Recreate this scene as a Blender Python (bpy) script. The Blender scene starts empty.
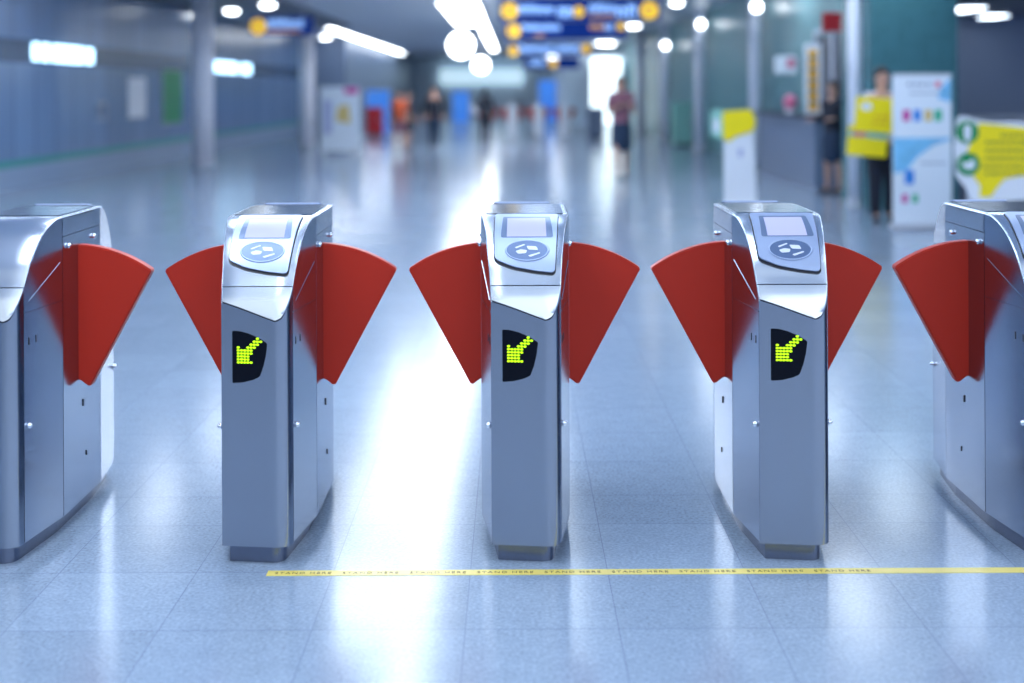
import bpy, bmesh, math, random
from mathutils import Vector, Matrix
sc = bpy.context.scene
col = sc.collection
R = math.radians

# ---------------------------------------------------------------- camera
F = 1270.0
CAMZ = 1.5
cam = bpy.data.objects.new('camera', bpy.data.cameras.new('camera'))
col.objects.link(cam)
cam.location = (0, 0, CAMZ)
cam.rotation_euler = (Matrix.Rotation(R(90), 4, 'X') @ Matrix.Rotation(R(-0.25), 4, 'Z')).to_euler()
cam.data.sensor_width = 36
cam.data.lens = 36 * F / 1024
cam.data.shift_x = -1.5 / 1024
cam.data.shift_y = -(341.5 - 91) / 1024
cam.data.clip_end = 200
cam.data.dof.use_dof = True
cam.data.dof.focus_distance = 4.22
cam.data.dof.aperture_fstop = 1.05
cam.data.dof.aperture_blades = 0
sc.camera = cam

# ---------------------------------------------------------------- world and exposure
w = bpy.data.worlds.new('hall_surroundings'); sc.world = w; w.use_nodes = True
nt = w.node_tree; nt.nodes.clear()
wo = nt.nodes.new('ShaderNodeOutputWorld'); bg = nt.nodes.new('ShaderNodeBackground')
tc = nt.nodes.new('ShaderNodeTexCoord'); sx = nt.nodes.new('ShaderNodeSeparateXYZ')
mr = nt.nodes.new('ShaderNodeMapRange'); mr.inputs[1].default_value = 0.05; mr.inputs[2].default_value = 0.30
cr = nt.nodes.new('ShaderNodeMixRGB'); cr.inputs[1].default_value = (0.07, 0.12, 0.28, 1); cr.inputs[2].default_value = (0.80, 0.90, 1.0, 1)
nt.links.new(tc.outputs['Generated'], sx.inputs[0]); nt.links.new(sx.outputs['Z'], mr.inputs[0])
mr.interpolation_type = 'SMOOTHSTEP'
mx_ = nt.nodes.new('ShaderNodeMapRange'); mx_.interpolation_type = 'SMOOTHSTEP'
mx_.inputs[1].default_value = -0.45; mx_.inputs[2].default_value = 0.35; mx_.inputs[3].default_value = 0.55; mx_.inputs[4].default_value = 1.1
nt.links.new(sx.outputs['X'], mx_.inputs[0])
sc_ = nt.nodes.new('ShaderNodeVectorMath'); sc_.operation = 'SCALE'
nt.links.new(cr.outputs[0], sc_.inputs[0]); nt.links.new(mx_.outputs[0], sc_.inputs['Scale'])
nt.links.new(mr.outputs[0], cr.inputs[0]); nt.links.new(sc_.outputs[0], bg.inputs[0]); nt.links.new(bg.outputs[0], wo.inputs[0])
bg.inputs[1].default_value = 1.5
sc.view_settings.view_transform = 'Standard'; sc.view_settings.look = 'None'
sc.view_settings.gamma = 1; sc.view_settings.use_curve_mapping = False
sc.view_settings.exposure = 0.47

# ---------------------------------------------------------------- materials
def pmat(name, rgb, rough=0.5, metal=0.0, emit=None, es=0.0, noise=0.0, nscale=30.0, spec=0.5, stretch=None, alpha=None, bump=0.0, trans=0.0):
    m = bpy.data.materials.new(name); m.use_nodes = True
    t = m.node_tree; b = t.nodes['Principled BSDF']
    b.inputs['Roughness'].default_value = rough; b.inputs['Metallic'].default_value = metal
    b.inputs['Specular IOR Level'].default_value = spec
    b.inputs['Base Color'].default_value = (*rgb, 1)
    if trans: b.inputs['Transmission Weight'].default_value = trans
    if emit:
        b.inputs['Emission Color'].default_value = (*emit, 1); b.inputs['Emission Strength'].default_value = es
    if alpha is not None: b.inputs['Alpha'].default_value = alpha
    tcn = t.nodes.new('ShaderNodeTexCoord'); mp = t.nodes.new('ShaderNodeMapping')
    nz = t.nodes.new('ShaderNodeTexNoise'); nz.inputs['Scale'].default_value = nscale; nz.inputs['Detail'].default_value = 4
    if stretch: mp.inputs['Scale'].default_value = stretch
    t.links.new(tcn.outputs['Object'], mp.inputs[0]); t.links.new(mp.outputs[0], nz.inputs['Vector'])
    n = max(noise, 0.02)
    rp = t.nodes.new('ShaderNodeMapRange'); rp.inputs[3].default_value = 1 - n; rp.inputs[4].default_value = 1 + n
    t.links.new(nz.outputs['Fac'], rp.inputs[0])
    mx = t.nodes.new('ShaderNodeVectorMath'); mx.operation = 'SCALE'; mx.inputs[0].default_value = rgb
    t.links.new(rp.outputs[0], mx.inputs['Scale']); t.links.new(mx.outputs[0], b.inputs['Base Color'])
    if bump:
        bp = t.nodes.new('ShaderNodeBump'); bp.inputs['Strength'].default_value = bump; bp.inputs['Distance'].default_value = 0.001
        t.links.new(nz.outputs['Fac'], bp.inputs['Height']); t.links.new(bp.outputs[0], b.inputs['Normal'])
    return m

def glow(name, rgb, s):
    return pmat(name, rgb, 0.5, emit=rgb, es=s)

M = {}
M['steel'] = pmat('brushed_steel', (0.30, 0.345, 0.43), 0.22, 1.0, noise=0.05, nscale=6, stretch=(60, 60, 1))
M['steel_cap'] = pmat('brushed_steel_cap', (0.62, 0.68, 0.78), 0.24, 1.0, noise=0.04, nscale=6, stretch=(1, 50, 50))
M['steel_side'] = pmat('polished_steel', (0.40, 0.45, 0.55), 0.17, 1.0, noise=0.03, nscale=8)
M['steel_dark'] = pmat('dark_steel', (0.10, 0.12, 0.17), 0.4, 0.8)
M['plinth'] = pmat('plinth_steel', (0.16, 0.19, 0.27), 0.25, 1.0)
M['lid'] = pmat('lid_smoked_steel', (0.14, 0.21, 0.31), 0.16, 0.9)
M['chrome'] = pmat('chrome', (0.85, 0.88, 0.92), 0.08, 1.0)
M['plate'] = pmat('reader_plate_grey', (0.40, 0.49, 0.70), 0.38, 0.45)
M['rubber'] = pmat('black_gasket', (0.006, 0.008, 0.02), 0.4)
M['bezel'] = pmat('screen_bezel', (0.16, 0.22, 0.36), 0.3, 0.3)
M['screen'] = pmat('lcd_glow', (0.10, 0.11, 0.2), 0.3, emit=(0.50, 0.56, 1.0), es=0.65)
M['reader'] = pmat('reader_blue_grey', (0.12, 0.18, 0.33), 0.35, 0.3)
M['card'] = pmat('card_symbol_white', (0.75, 0.80, 0.92), 0.35)
M['red'] = pmat('red_flap_plastic', (0.46, 0.022, 0.008), 0.45, noise=0.04, nscale=3, spec=0.3)
M['ledglass'] = pmat('black_led_window', (0.002, 0.004, 0.010), 0.25, spec=0.12)
M['led'] = glow('led_yellow_green', (0.42, 0.80, 0.0), 0.95)
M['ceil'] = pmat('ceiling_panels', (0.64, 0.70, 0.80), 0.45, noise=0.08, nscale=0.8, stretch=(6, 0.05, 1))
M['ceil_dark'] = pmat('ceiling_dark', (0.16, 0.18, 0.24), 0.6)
M['lamp'] = glow('lamp_white', (0.88, 0.94, 1.0), 11)
M['lamp_panel'] = glow('panel_lamp', (0.76, 0.88, 1.0), 6.5)
M['lamp_mid'] = glow('mid_lamp', (0.82, 0.91, 1.0), 7.5)
M['lamp_hot'] = glow('lamp_globe', (0.88, 0.95, 1.0), 9)
M['lamp_soft'] = glow('lit_panel', (0.62, 0.86, 1.0), 0.6)
M['lit_strong'] = glow('lit_panel_strong', (0.80, 0.95, 1.0), 1.6)
M['housing'] = pmat('lamp_housing', (0.5, 0.53, 0.6), 0.5)
M['teal'] = None
M['white'] = pmat('white_paint', (0.82, 0.86, 0.94), 0.5)
M['lilac'] = pmat('column_steel', (0.80, 0.84, 0.97), 0.25, 0.0)
M['lilac_l'] = pmat('column_lilac', (0.85, 0.84, 0.92), 0.35, 0.0)
M['navy'] = pmat('sign_navy', (0.004, 0.020, 0.15), 0.6, spec=0.05, emit=(0.01, 0.05, 0.32), es=0.25)
M['sign_yellow'] = glow('sign_yellow', (0.85, 0.52, 0.02), 0.75)
M['sign_text'] = glow('sign_text', (0.32, 0.56, 1.0), 0.75)
M['sign_orange'] = glow('sign_orange', (0.75, 0.38, 0.12), 0.45)
M['yellow'] = pmat('yellow_print', (1.0, 0.80, 0.0), 0.45)
M['yellow_o'] = pmat('orange_print', (0.85, 0.45, 0.02), 0.45)
M['olive'] = pmat('olive_print', (0.35, 0.33, 0.03), 0.5)
M['green'] = pmat('green_print', (0.0, 0.26, 0.08), 0.4)
M['mint'] = pmat('mint_print', (0.30, 0.62, 0.55), 0.5)
M['poster'] = pmat('poster_white', (0.78, 0.86, 0.95), 0.4)
M['sky'] = pmat('poster_sky_blue', (0.20, 0.55, 0.85), 0.4, noise=0.3, nscale=5)
M['blue'] = pmat('blue_print', (0.03, 0.25, 0.75), 0.4)
M['magenta'] = pmat('magenta_print', (0.62, 0.05, 0.36), 0.4)
M['gold'] = pmat('gold_print', (0.72, 0.55, 0.2), 0.4)
M['pgreen'] = pmat('poster_green', (0.02, 0.50, 0.28), 0.4)
M['pink'] = pmat('pink_print', (0.75, 0.2, 0.35), 0.5)
M['black'] = pmat('black_cloth', (0.010, 0.014, 0.03), 0.8)
M['darkblue'] = pmat('dark_blue_cloth', (0.015, 0.035, 0.08), 0.8)
M['skin'] = pmat('skin', (0.62, 0.36, 0.27), 0.55)
M['hair'] = pmat('black_hair', (0.012, 0.010, 0.014), 0.5)
M['eye'] = pmat('dark_eye', (0.01, 0.01, 0.01), 0.3)
M['orange_cloth'] = pmat('orange_cloth', (0.70, 0.13, 0.05), 0.8)
M['pink_cloth'] = pmat('patterned_cloth', (0.28, 0.12, 0.17), 0.8, noise=0.6, nscale=14)
M['white_cloth'] = pmat('white_cloth', (0.72, 0.76, 0.86), 0.8)
M['shoe'] = pmat('shoe', (0.03, 0.03, 0.05), 0.5)
M['redmetal'] = pmat('red_paint', (0.55, 0.02, 0.03), 0.4)
M['darkroom'] = pmat('dark_counter', (0.04, 0.06, 0.10), 0.4)
M['greyblue'] = pmat('grey_blue_panel', (0.16, 0.22, 0.34), 0.35)
M['endwall'] = pmat('pale_end_wall', (0.70, 0.78, 0.86), 0.5)
M['backwall'] = pmat('back_wall_grey', (0.30, 0.36, 0.48), 0.4, noise=0.1, nscale=1)
M['farwhite'] = pmat('far_white_wall', (0.7, 0.8, 0.9), 0.5)
M['tape'] = pmat('yellow_tape', (0.80, 0.66, 0.16), 0.28)
M['tape_ink'] = pmat('tape_ink', (0.16, 0.12, 0.03), 0.5)
M['bluescreen'] = glow('blue_screen', (0.05, 0.22, 0.70), 0.4)
M['band_glow'] = glow('band_reflection_glow', (0.45, 0.75, 1.0), 3.2)  # painted reflection of the ceiling lights, emissive
M['bin'] = pmat('board_lilac', (0.45, 0.50, 0.75), 0.5)
# glass
g = bpy.data.materials.new('railing_glass'); g.use_nodes = True
b = g.node_tree.nodes['Principled BSDF']; b.inputs['Base Color'].default_value = (0.75, 0.88, 0.95, 1)
b.inputs['Roughness'].default_value = 0.05; b.inputs['Transmission Weight'].default_value = 0.9; b.inputs['IOR'].default_value = 1.1
M['glass'] = g

def grid_mat(name, base, line, px, pz, axis, lw=0.02, rough=0.25, vary=0.08, stripe=None, dashes=None):
    """tiles / panels on a wall. axis: which object axis runs along the wall ('X' or 'Y')"""
    m = bpy.data.materials.new(name); m.use_nodes = True
    t = m.node_tree; N = t.nodes; L = t.links; b = N['Principled BSDF']; b.inputs['Roughness'].default_value = rough; b.inputs['Specular IOR Level'].default_value = 0.35
    tc = N.new('ShaderNodeTexCoord'); s = N.new('ShaderNodeSeparateXYZ'); L.new(tc.outputs['Object'], s.inputs[0])
    def math_(op, a, c=None):
        n = N.new('ShaderNodeMath'); n.operation = op
        for i, x in enumerate((a, c)):
            if x is None: continue
            if isinstance(x, (int, float)): n.inputs[i].default_value = x
            else: L.new(x, n.inputs[i])
        return n.outputs[0]
    a = math_('FRACT', math_('DIVIDE', s.outputs[axis], px)); z = math_('FRACT', math_('DIVIDE', s.outputs['Z'], pz))
    ln = math_('MAXIMUM', math_('LESS_THAN', a, lw / px), math_('LESS_THAN', z, lw / pz))
    fa = math_('FLOOR', math_('DIVIDE', s.outputs[axis], px)); fz = math_('FLOOR', math_('DIVIDE', s.outputs['Z'], pz))
    cb = N.new('ShaderNodeCombineXYZ'); L.new(fa, cb.inputs[0]); L.new(fz, cb.inputs[1])
    wn = N.new('ShaderNodeTexWhiteNoise'); wn.noise_dimensions = '3D'; L.new(cb.outputs[0], wn.inputs['Vector'])
    mr = N.new('ShaderNodeMapRange'); mr.inputs[3].default_value = 1 - vary; mr.inputs[4].default_value = 1 + vary; L.new(wn.outputs['Value'], mr.inputs[0])
    v = N.new('ShaderNodeVectorMath'); v.operation = 'SCALE'; v.inputs[0].default_value = base; L.new(mr.outputs[0], v.inputs['Scale'])
    mx = N.new('ShaderNodeMixRGB'); L.new(ln, mx.inputs[0]); L.new(v.outputs[0], mx.inputs[1]); mx.inputs[2].default_value = (*line, 1)
    out = mx.outputs[0]
    for (z0, z1, c) in (stripe or []):
        k = math_('MULTIPLY', math_('GREATER_THAN', s.outputs['Z'], z0), math_('LESS_THAN', s.outputs['Z'], z1))
        m2 = N.new('ShaderNodeMixRGB'); L.new(k, m2.inputs[0]); L.new(out, m2.inputs[1]); m2.inputs[2].default_value = (*c, 1); out = m2.outputs[0]
    L.new(out, b.inputs['Base Color'])
    return m
M['teal'] = grid_mat('teal_wall_tiles', (0.12, 0.31, 0.34), (0.08, 0.21, 0.24), 0.20, 0.20, 'Y', 0.015, 0.35)
M['teal_x'] = grid_mat('teal_pillar_tiles', (0.05, 0.17, 0.20), (0.09, 0.24, 0.27), 0.10, 0.10, 'X', 0.012, 0.25)
M['leftwall'] = grid_mat('left_wall_panels', (0.15, 0.25, 0.43), (0.09, 0.15, 0.27), 0.9, 9, 'Y', 0.05, 0.25, 0.10,
                         stripe=[(0.34, 0.46, (0.07, 0.30, 0.29)), (1.98, 2.36, (0.04, 0.09, 0.18)), (0, 0.34, (0.26, 0.35, 0.50))])

# floor: square granite tiles, one cut row behind the gates' front
def floor_mat():
    m = bpy.data.materials.new('granite_floor_tiles'); m.use_nodes = True
    t = m.node_tree; N = t.nodes; L = t.links; b = N['Principled BSDF']
    tc = N.new('ShaderNodeTexCoord'); s = N.new('ShaderNodeSeparateXYZ'); L.new(tc.outputs['Object'], s.inputs[0])
    def mt(op, a, c=None):
        n = N.new('ShaderNodeMath'); n.operation = op
        for i, x in enumerate((a, c)):
            if x is None: continue
            if isinstance(x, (int, float)): n.inputs[i].default_value = x
            else: L.new(x, n.inputs[i])
        return n.outputs[0]
    P = 0.428
    xx = mt('DIVIDE', mt('ADD', s.outputs['X'], 0.141 + 40 * P), P)
    ys = mt('ADD', s.outputs['Y'], mt('MULTIPLY', mt('GREATER_THAN', s.outputs['Y'], 4.55), 0.115))
    yy = mt('DIVIDE', mt('ADD', ys, -3.54 + 40 * P), P)
    def line(v, wdt):
        f = mt('FRACT', v); return mt('LESS_THAN', mt('MINIMUM', f, mt('SUBTRACT', 1.0, f)), wdt)
    ln = mt('MAXIMUM', line(xx, 0.0036), line(yy, 0.0045))
    cb = N.new('ShaderNodeCombineXYZ'); L.new(mt('FLOOR', xx), cb.inputs[0]); L.new(mt('FLOOR', yy), cb.inputs[1])
    wn = N.new('ShaderNodeTexWhiteNoise'); L.new(cb.outputs[0], wn.inputs['Vector'])
    n1 = N.new('ShaderNodeTexNoise'); n1.inputs['Scale'].default_value = 95; n1.inputs['Detail'].default_value = 5; L.new(tc.outputs['Object'], n1.inputs['Vector'])
    n2 = N.new('ShaderNodeTexNoise'); n2.inputs['Scale'].default_value = 14; n2.inputs['Detail'].default_value = 3; L.new(tc.outputs['Object'], n2.inputs['Vector'])
    k = mt('ADD', mt('MULTIPLY', mt('SUBTRACT', n1.outputs['Fac'], 0.5), 1.15), mt('MULTIPLY', mt('SUBTRACT', n2.outputs['Fac'], 0.5), 0.25))
    k = mt('ADD', k, mt('MULTIPLY', mt('SUBTRACT', wn.outputs['Value'], 0.5), 0.10))
    k = mt('ADD', k, 1.0)
    v = N.new('ShaderNodeVectorMath'); v.operation = 'SCALE'; v.inputs[0].default_value = (0.25, 0.325, 0.44); L.new(k, v.inputs['Scale'])
    mx = N.new('ShaderNodeMixRGB'); L.new(ln, mx.inputs[0]); L.new(v.outputs[0], mx.inputs[1]); mx.inputs[2].default_value = (0.17, 0.22, 0.33, 1)
    L.new(mx.outputs[0], b.inputs['Base Color'])
    rr = mt('ADD', 0.145, mt('MULTIPLY', n1.outputs['Fac'], 0.06)); L.new(rr, b.inputs['Roughness'])
    b.inputs['Specular IOR Level'].default_value = 0.75
    return m
M['floor'] = floor_mat()

# ---------------------------------------------------------------- mesh helpers
def link(name, bm, mat, parent=None, smooth=False, loc=(0, 0, 0), rz=0.0):
    me = bpy.data.meshes.new(name)
    bmesh.ops.recalc_face_normals(bm, faces=bm.faces)
    bm.to_mesh(me); bm.free()
    if smooth:
        for p in me.polygons: p.use_smooth = True
    me.materials.append(M[mat] if isinstance(mat, str) else mat)
    o = bpy.data.objects.new(name, me); col.objects.link(o)
    o.location = loc; o.rotation_euler = (0, 0, rz)
    if parent: o.parent = parent
    return o
def thing(name, label, cat, loc=(0, 0, 0), rz=0.0, group=None):
    o = bpy.data.objects.new(name, None); col.objects.link(o); o.empty_display_size = 0.1
    o.location = loc; o.rotation_euler = (0, 0, rz)
    return tag(o, label, cat, group)
def tag(o, label, cat, group=None):
    o['label'] = label; o['category'] = cat
    if group: o['group'] = group
    return o
def structure(o): o['kind'] = 'structure'; return o
def box(bm, x0, x1, y0, y1, z0, z1, bev=0.0, seg=2):
    vs = [bm.verts.new((x, y, z)) for z in (z0, z1) for y in (y0, y1) for x in (x0, x1)]
    fs = [bm.faces.new([vs[i] for i in q]) for q in ((0, 2, 3, 1), (4, 5, 7, 6), (0, 1, 5, 4), (2, 6, 7, 3), (0, 4, 6, 2), (1, 3, 7, 5))]
    if bev:
        es = list({e for f in fs for e in f.edges})
        bmesh.ops.bevel(bm, geom=es, offset=bev, segments=seg, affect='EDGES')
    return bm
def B(*a, **k):
    bm = bmesh.new(); return box(bm, *a, **k)
def prism(pts, n, d0, d1, bev=0.0, seg=2):
    """pts: list of 3D points in a plane; n: unit normal; extruded from d0 to d1 along n"""
    bm = bmesh.new(); n = Vector(n)
    a = [bm.verts.new(Vector(p) + n * d0) for p in pts]; c = [bm.verts.new(Vector(p) + n * d1) for p in pts]
    bm.faces.new(a); bm.faces.new(c[::-1])
    k = len(pts)
    for i in range(k): bm.faces.new((a[i], a[(i + 1) % k], c[(i + 1) % k], c[i]))
    bmesh.ops.recalc_face_normals(bm, faces=bm.faces)
    if bev:
        es = [e for e in bm.edges if e.calc_face_angle(0) > 0.5]
        bmesh.ops.bevel(bm, geom=es, offset=bev, segments=seg, affect='EDGES')
    return bm
def disc_prism(c, n, ax, ay, rx, ry, d0, d1, seg=32, bev=0.0):
    ax = Vector(ax); ay = Vector(ay); c = Vector(c)
    return prism([c + ax * rx * math.cos(2 * math.pi * i / seg) + ay * ry * math.sin(2 * math.pi * i / seg) for i in range(seg)], n, d0, d1, bev)
def ellipsoid(bm, c, r, su=16, sv=10, rot=None):
    mt = Matrix.Translation(c) @ (rot.to_4x4() if rot else Matrix()) @ Matrix.Diagonal((*r, 1))
    bmesh.ops.create_uvsphere(bm, u_segments=su, v_segments=sv, radius=1, matrix=mt); return bm
def tube(bm, p, q, r, seg=14, r2=None):
    p = Vector(p); q = Vector(q); d = q - p
    mt = Matrix.Translation((p + q) / 2) @ d.to_track_quat('Z', 'Y').to_matrix().to_4x4()
    bmesh.ops.create_cone(bm, cap_ends=True, segments=seg, radius1=r, radius2=r if r2 is None else r2, depth=d.length, matrix=mt); return bm
def copy_tree(o, parent=None):
    c = o.copy(); col.objects.link(c); c.parent = parent
    for ch in list(o.children): copy_tree(ch, c)
    return c

def pchip(xs, ys):
    n = len(xs); h = [xs[i + 1] - xs[i] for i in range(n - 1)]; d = [(ys[i + 1] - ys[i]) / h[i] for i in range(n - 1)]
    m = [0.0] * n; m[0] = d[0]; m[-1] = d[-1]
    for i in range(1, n - 1):
        if d[i - 1] * d[i] > 0:
            w1 = 2 * h[i] + h[i - 1]; w2 = h[i] + 2 * h[i - 1]; m[i] = (w1 + w2) / (w1 / d[i - 1] + w2 / d[i])
    def f(x):
        x = min(max(x, xs[0]), xs[-1]); i = 0
        while i < n - 2 and x > xs[i + 1]: i += 1
        t = (x - xs[i]) / h[i]
        return ((2 * t ** 3 - 3 * t ** 2 + 1) * ys[i] + (t ** 3 - 2 * t ** 2 + t) * h[i] * m[i] + (-2 * t ** 3 + 3 * t ** 2) * ys[i + 1] + (t ** 3 - t ** 2) * h[i] * m[i + 1])
    return f

# ================================================================ STRUCTURE
ZC = 3.54; XR = 4.95; XL = -7.8; YE = 80.0
structure(link('floor', B(-14, 14, -12, YE + 1, -0.1, 0), 'floor'))
structure(link('ceiling', B(XL - 0.3, XR + 0.6, 1.5, YE + 1, ZC, ZC + 0.2), 'ceil'))
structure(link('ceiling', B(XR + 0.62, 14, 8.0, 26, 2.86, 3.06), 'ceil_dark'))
structure(link('wall_left', B(XL - 0.3, XL, -6, YE, 0, ZC), 'leftwall'))
structure(link('wall_right', B(XR, XR + 0.3, 17.4, YE, 0, ZC), 'teal'))
structure(link('wall_side_room', B(XR + 0.32, 14, 24.0, 24.3, 0, 2.86), 'backwall'))
structure(link('wall_pillar', B(4.45, 5.56, 15.9, 17.2, 0, ZC), 'teal_x'))
structure(link('wall_end', B(XL, XR, YE, YE + 0.3, 0, ZC), 'endwall'))
# lowered dark soffit over the left bay
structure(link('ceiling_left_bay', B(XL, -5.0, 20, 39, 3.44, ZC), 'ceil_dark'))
# glowing patches standing in for ceiling lights mirrored in the glossy wall band
for i, (y0, y1) in enumerate(((20.6, 20.8), (21.0, 21.3), (21.5, 23.0), (23.2, 23.5), (31.0, 32.4), (33.2, 35.8), (36.4, 37.6))):
    o = structure(link('window_%d' % (i + 1), B(XL + 0.0, XL + 0.03, y0, y1, 2.03, 2.32), 'band_glow'))

# ---------------------------------------------------------------- end of the hall
structure(link('trim_1', B(-4.6, 0.6, YE - 0.6, YE - 0.02, 1.9, 2.9), 'lamp_soft'))
structure(link('wall_end_return', B(2.15, XR - 0.02, 54.5, YE - 0.01, 0, 3.0), 'farwhite'))
structure(link('wall_end_left', B(XL + 0.02, -6.2, 47.0, YE - 0.01, 0, ZC - 0.01), 'greyblue'))
def lit_box(name, label, cat, x0, x1, y, z0, z1, m, group=None, d=0.12):
    t = thing(name, label, cat, ((x0 + x1) / 2, y, z0), 0, group)
    hw = (x1 - x0) / 2; h = z1 - z0
    bm = bmesh.new(); box(bm, -hw - 0.04, hw + 0.04, 0.0, d, 0, h + 0.04); link('casing', bm, 'housing', t)
    link('lit_face', B(-hw, hw, -0.02, -0.001, 0.04, h), m, t)
    return t
lit_box('lit_doorway_panel', 'bright white lit panel on the right of the far end of the hall', 'light panel', 3.3, 4.6, 54.2, 0.0, 2.9, 'lit_strong')
lit_box('advertising_screen', 'bright blue lit screen at the far end, left of the dark clothed person', 'screen', -2.9, -2.1, 60.0, 0.0, 1.5, 'bluescreen')
lit_box('advertising_screen', 'blue lit screen at the far end beside the orange clothed person', 'screen', -5.1, -4.3, 44.0, 0.0, 1.55, 'bluescreen')
lit_box('advertising_screen', 'tall dim blue screen behind the row of distant red gates', 'screen', 1.2, 2.0, 60.0, 0.0, 2.0, 'bluescreen')

# ---------------------------------------------------------------- ceiling lights
def strip_light(x, y, ln, wd, label, group, m='lamp', z=ZC):
    t = thing('ceiling_light', label, 'ceiling light', (x, y, z), 0, group)
    bm = bmesh.new(); box(bm, -wd / 2 - 0.03, wd / 2 + 0.03, -ln / 2, ln / 2, -0.05, 0); link('frame', bm, 'housing', t)
    link('diffuser', B(-wd / 2, wd / 2, -ln / 2 + 0.03, ln / 2 - 0.03, -0.065, -0.05), m, t)
    return t
GL = 'strip lights along the ceiling'
y = 2.9
while y < 66:
    if y < 62: strip_light(-0.93, y, 2.2, 0.26, 'white strip light in the bright central ceiling row', 'central ceiling strip lights', 'lamp' if y > 24 else 'lamp_mid')
    if y > 39: strip_light(-5.8, y, 2.2, 0.22, 'white strip light in the left ceiling row beside the dark bay', 'left ceiling strip lights')
    y += 2.5
for y in (3.4, 6.4, 9.4, 12.4, 15.4, 18.4, 21.4):  # unseen panels added to brighten the hall and lay streaks on the floor
    for x, wd, m_ in ((-6.4, .6, 'lamp_panel'), (-4.3, .35, 'lamp_mid'), (-1.6, .95, 'lamp_mid'), (0.35, .5, 'lamp_panel'), (3.3, .35, 'lamp_mid'), (4.6, .5, 'lamp_panel')):
        strip_light(x, y, 1.5, wd, 'pale ceiling panel light overhead, added out of view to light the ticket hall', 'added overhead ceiling panel lights', m_)
for y in (29.5, 32.0, 34.5, 37.0): strip_light(-1.42, y, 2.0, 0.55, 'broad bright panel light beside the central ceiling strips', 'broad central ceiling panels')
for y in range(59, 79, 4):  # row added out of sight to brighten the far wall
    strip_light(2.3, y, 2.0, 0.5, 'panel light added behind the hanging direction signs to brighten the far end', 'added right far panel lights', 'lamp_mid')
def downlight(x, y, r, label, group, z=ZC, m='lamp'):
    t = thing('downlight', label, 'ceiling light', (x, y, z), 0, group)
    bm = bmesh.new(); tube(bm, (0, 0, -0.03), (0, 0, 0), r + 0.03, 24); link('ring', bm, 'housing', t)
    bm = bmesh.new(); ellipsoid(bm, (0, 0, -0.03), (r, r, 0.07)); link('bulb', bm, m, t, True)
    return t
def at(px, py, z):      # a point of height z seen at this place in the photo
    Y = F * (CAMZ - z) / (py - 91.0); return ((px - 513.5) / F * Y, Y)
for (px, py, r, lab) in ((651, 3, .16, 'round ceiling downlight nearest the right end of the large blue sign'), (634, 25, .20, 'round ceiling downlight just beyond the large blue sign'),
                         (677, 2, .14, 'oval bright ceiling downlight at the top edge of the view'), (606, 43, .45, 'large bright ceiling lamp below the right end of the blue signs')):
    X, Y = at(px, py, ZC); downlight(min(X, XR - .3), Y, r, lab, None)
for (px, py, r, lab) in ((200, 12, .13, 'round lamp above the pale column on the left'), (232, 8, .17, 'round lamp right of the pale left column'), (305, 39, .15, 'round lamp below the small left sign'),
                         (268, 2, .17, 'lamp at the top edge above the small left sign'), (326, 35, .2, 'lamp at the near end of the left row of strips')):
    X, Y = at(px, py, 3.44); zz = 3.44 if (X < -5.1 and 20 < Y < 38) else ZC
    X, Y = at(px, py, zz); downlight(X, Y, r, lab, None, zz)
# two large hanging globes
for (px, py, Y, r, lab) in ((461, 45, 27, .27, 'larger round white globe lamp hanging from the ceiling'), (481, 65, 33, .20, 'smaller round white globe lamp hanging farther along')):
    x = (px - 513.5) / F * Y; z = CAMZ - (py - 91) / F * Y
    t = thing('globe_lamp', lab, 'lamp', (x, Y, z))
    bm = bmesh.new(); ellipsoid(bm, (0, 0, 0), (r, r, r)); link('globe', bm, 'lamp_hot', t, True)
    bm = bmesh.new(); tube(bm, (0, 0, r * 0.95), (0, 0, ZC - z), 0.015, 8); link('rod', bm, 'housing', t)
# side room lights
for (x0, x1, Y, lab) in ((7.15, 7.65, 20.9, 'square white light panel in the side room ceiling'), (8.45, 8.85, 22.9, 'smaller light panel deeper in the side room ceiling')):
    t = strip_light((x0 + x1) / 2, Y, 1.1 if Y < 22 else 0.7, (x1 - x0) * .8, lab, None, 'lamp_panel', 2.86)

# ---------------------------------------------------------------- columns
def column(name, x, y, r, mat, label, group=None, z=ZC):
    t = thing(name, label, 'column', (x, y, 0), 0, group)
    bm = bmesh.new(); tube(bm, (0, 0, 0.1), (0, 0, z - 0.06), r, 28); link('shaft', bm, mat, t, True)
    for p in t.children[0].data.polygons: p.use_smooth = abs(p.normal.z) < 0.5
    bm = bmesh.new(); tube(bm, (0, 0, 0), (0, 0, 0.1), r * 1.2, 28); link('base_ring', bm, 'housing', t)
    bm = bmesh.new(); tube(bm, (0, 0, z - 0.06), (0, 0, z), r * 1.2, 28); link('top_ring', bm, 'housing', t)
    return t
for (px, Y, r, lab) in ((755, 24.6, .12, 'nearest round steel column along the green tiled wall'), (700, 31.6, .15, 'second round steel column along the green tiled wall'),
                        (665, 38.6, .15, 'third round steel column along the green tiled wall'), (641, 44.5, .16, 'fourth round steel column along the green tiled wall')):
    column('steel_column', (px - 513.5) / F * Y, Y, r, 'lilac', lab)
column('steel_column', (855 - 513.5) / F * 16.3, 16.3, 0.09, 'lilac', 'steel column just left of the tiled pillar behind the woman')
column('pale_column', (203 - 513.5) / F * 25.5, 25.5, 0.21, 'lilac_l', 'pale round column at the far left under a lamp', None, 3.44)
column('pale_column', (307 - 513.5) / F * 34.0, 34.0, 0.20, 'lilac_l', 'pale round column farther along the left side', None, 3.44)

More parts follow.
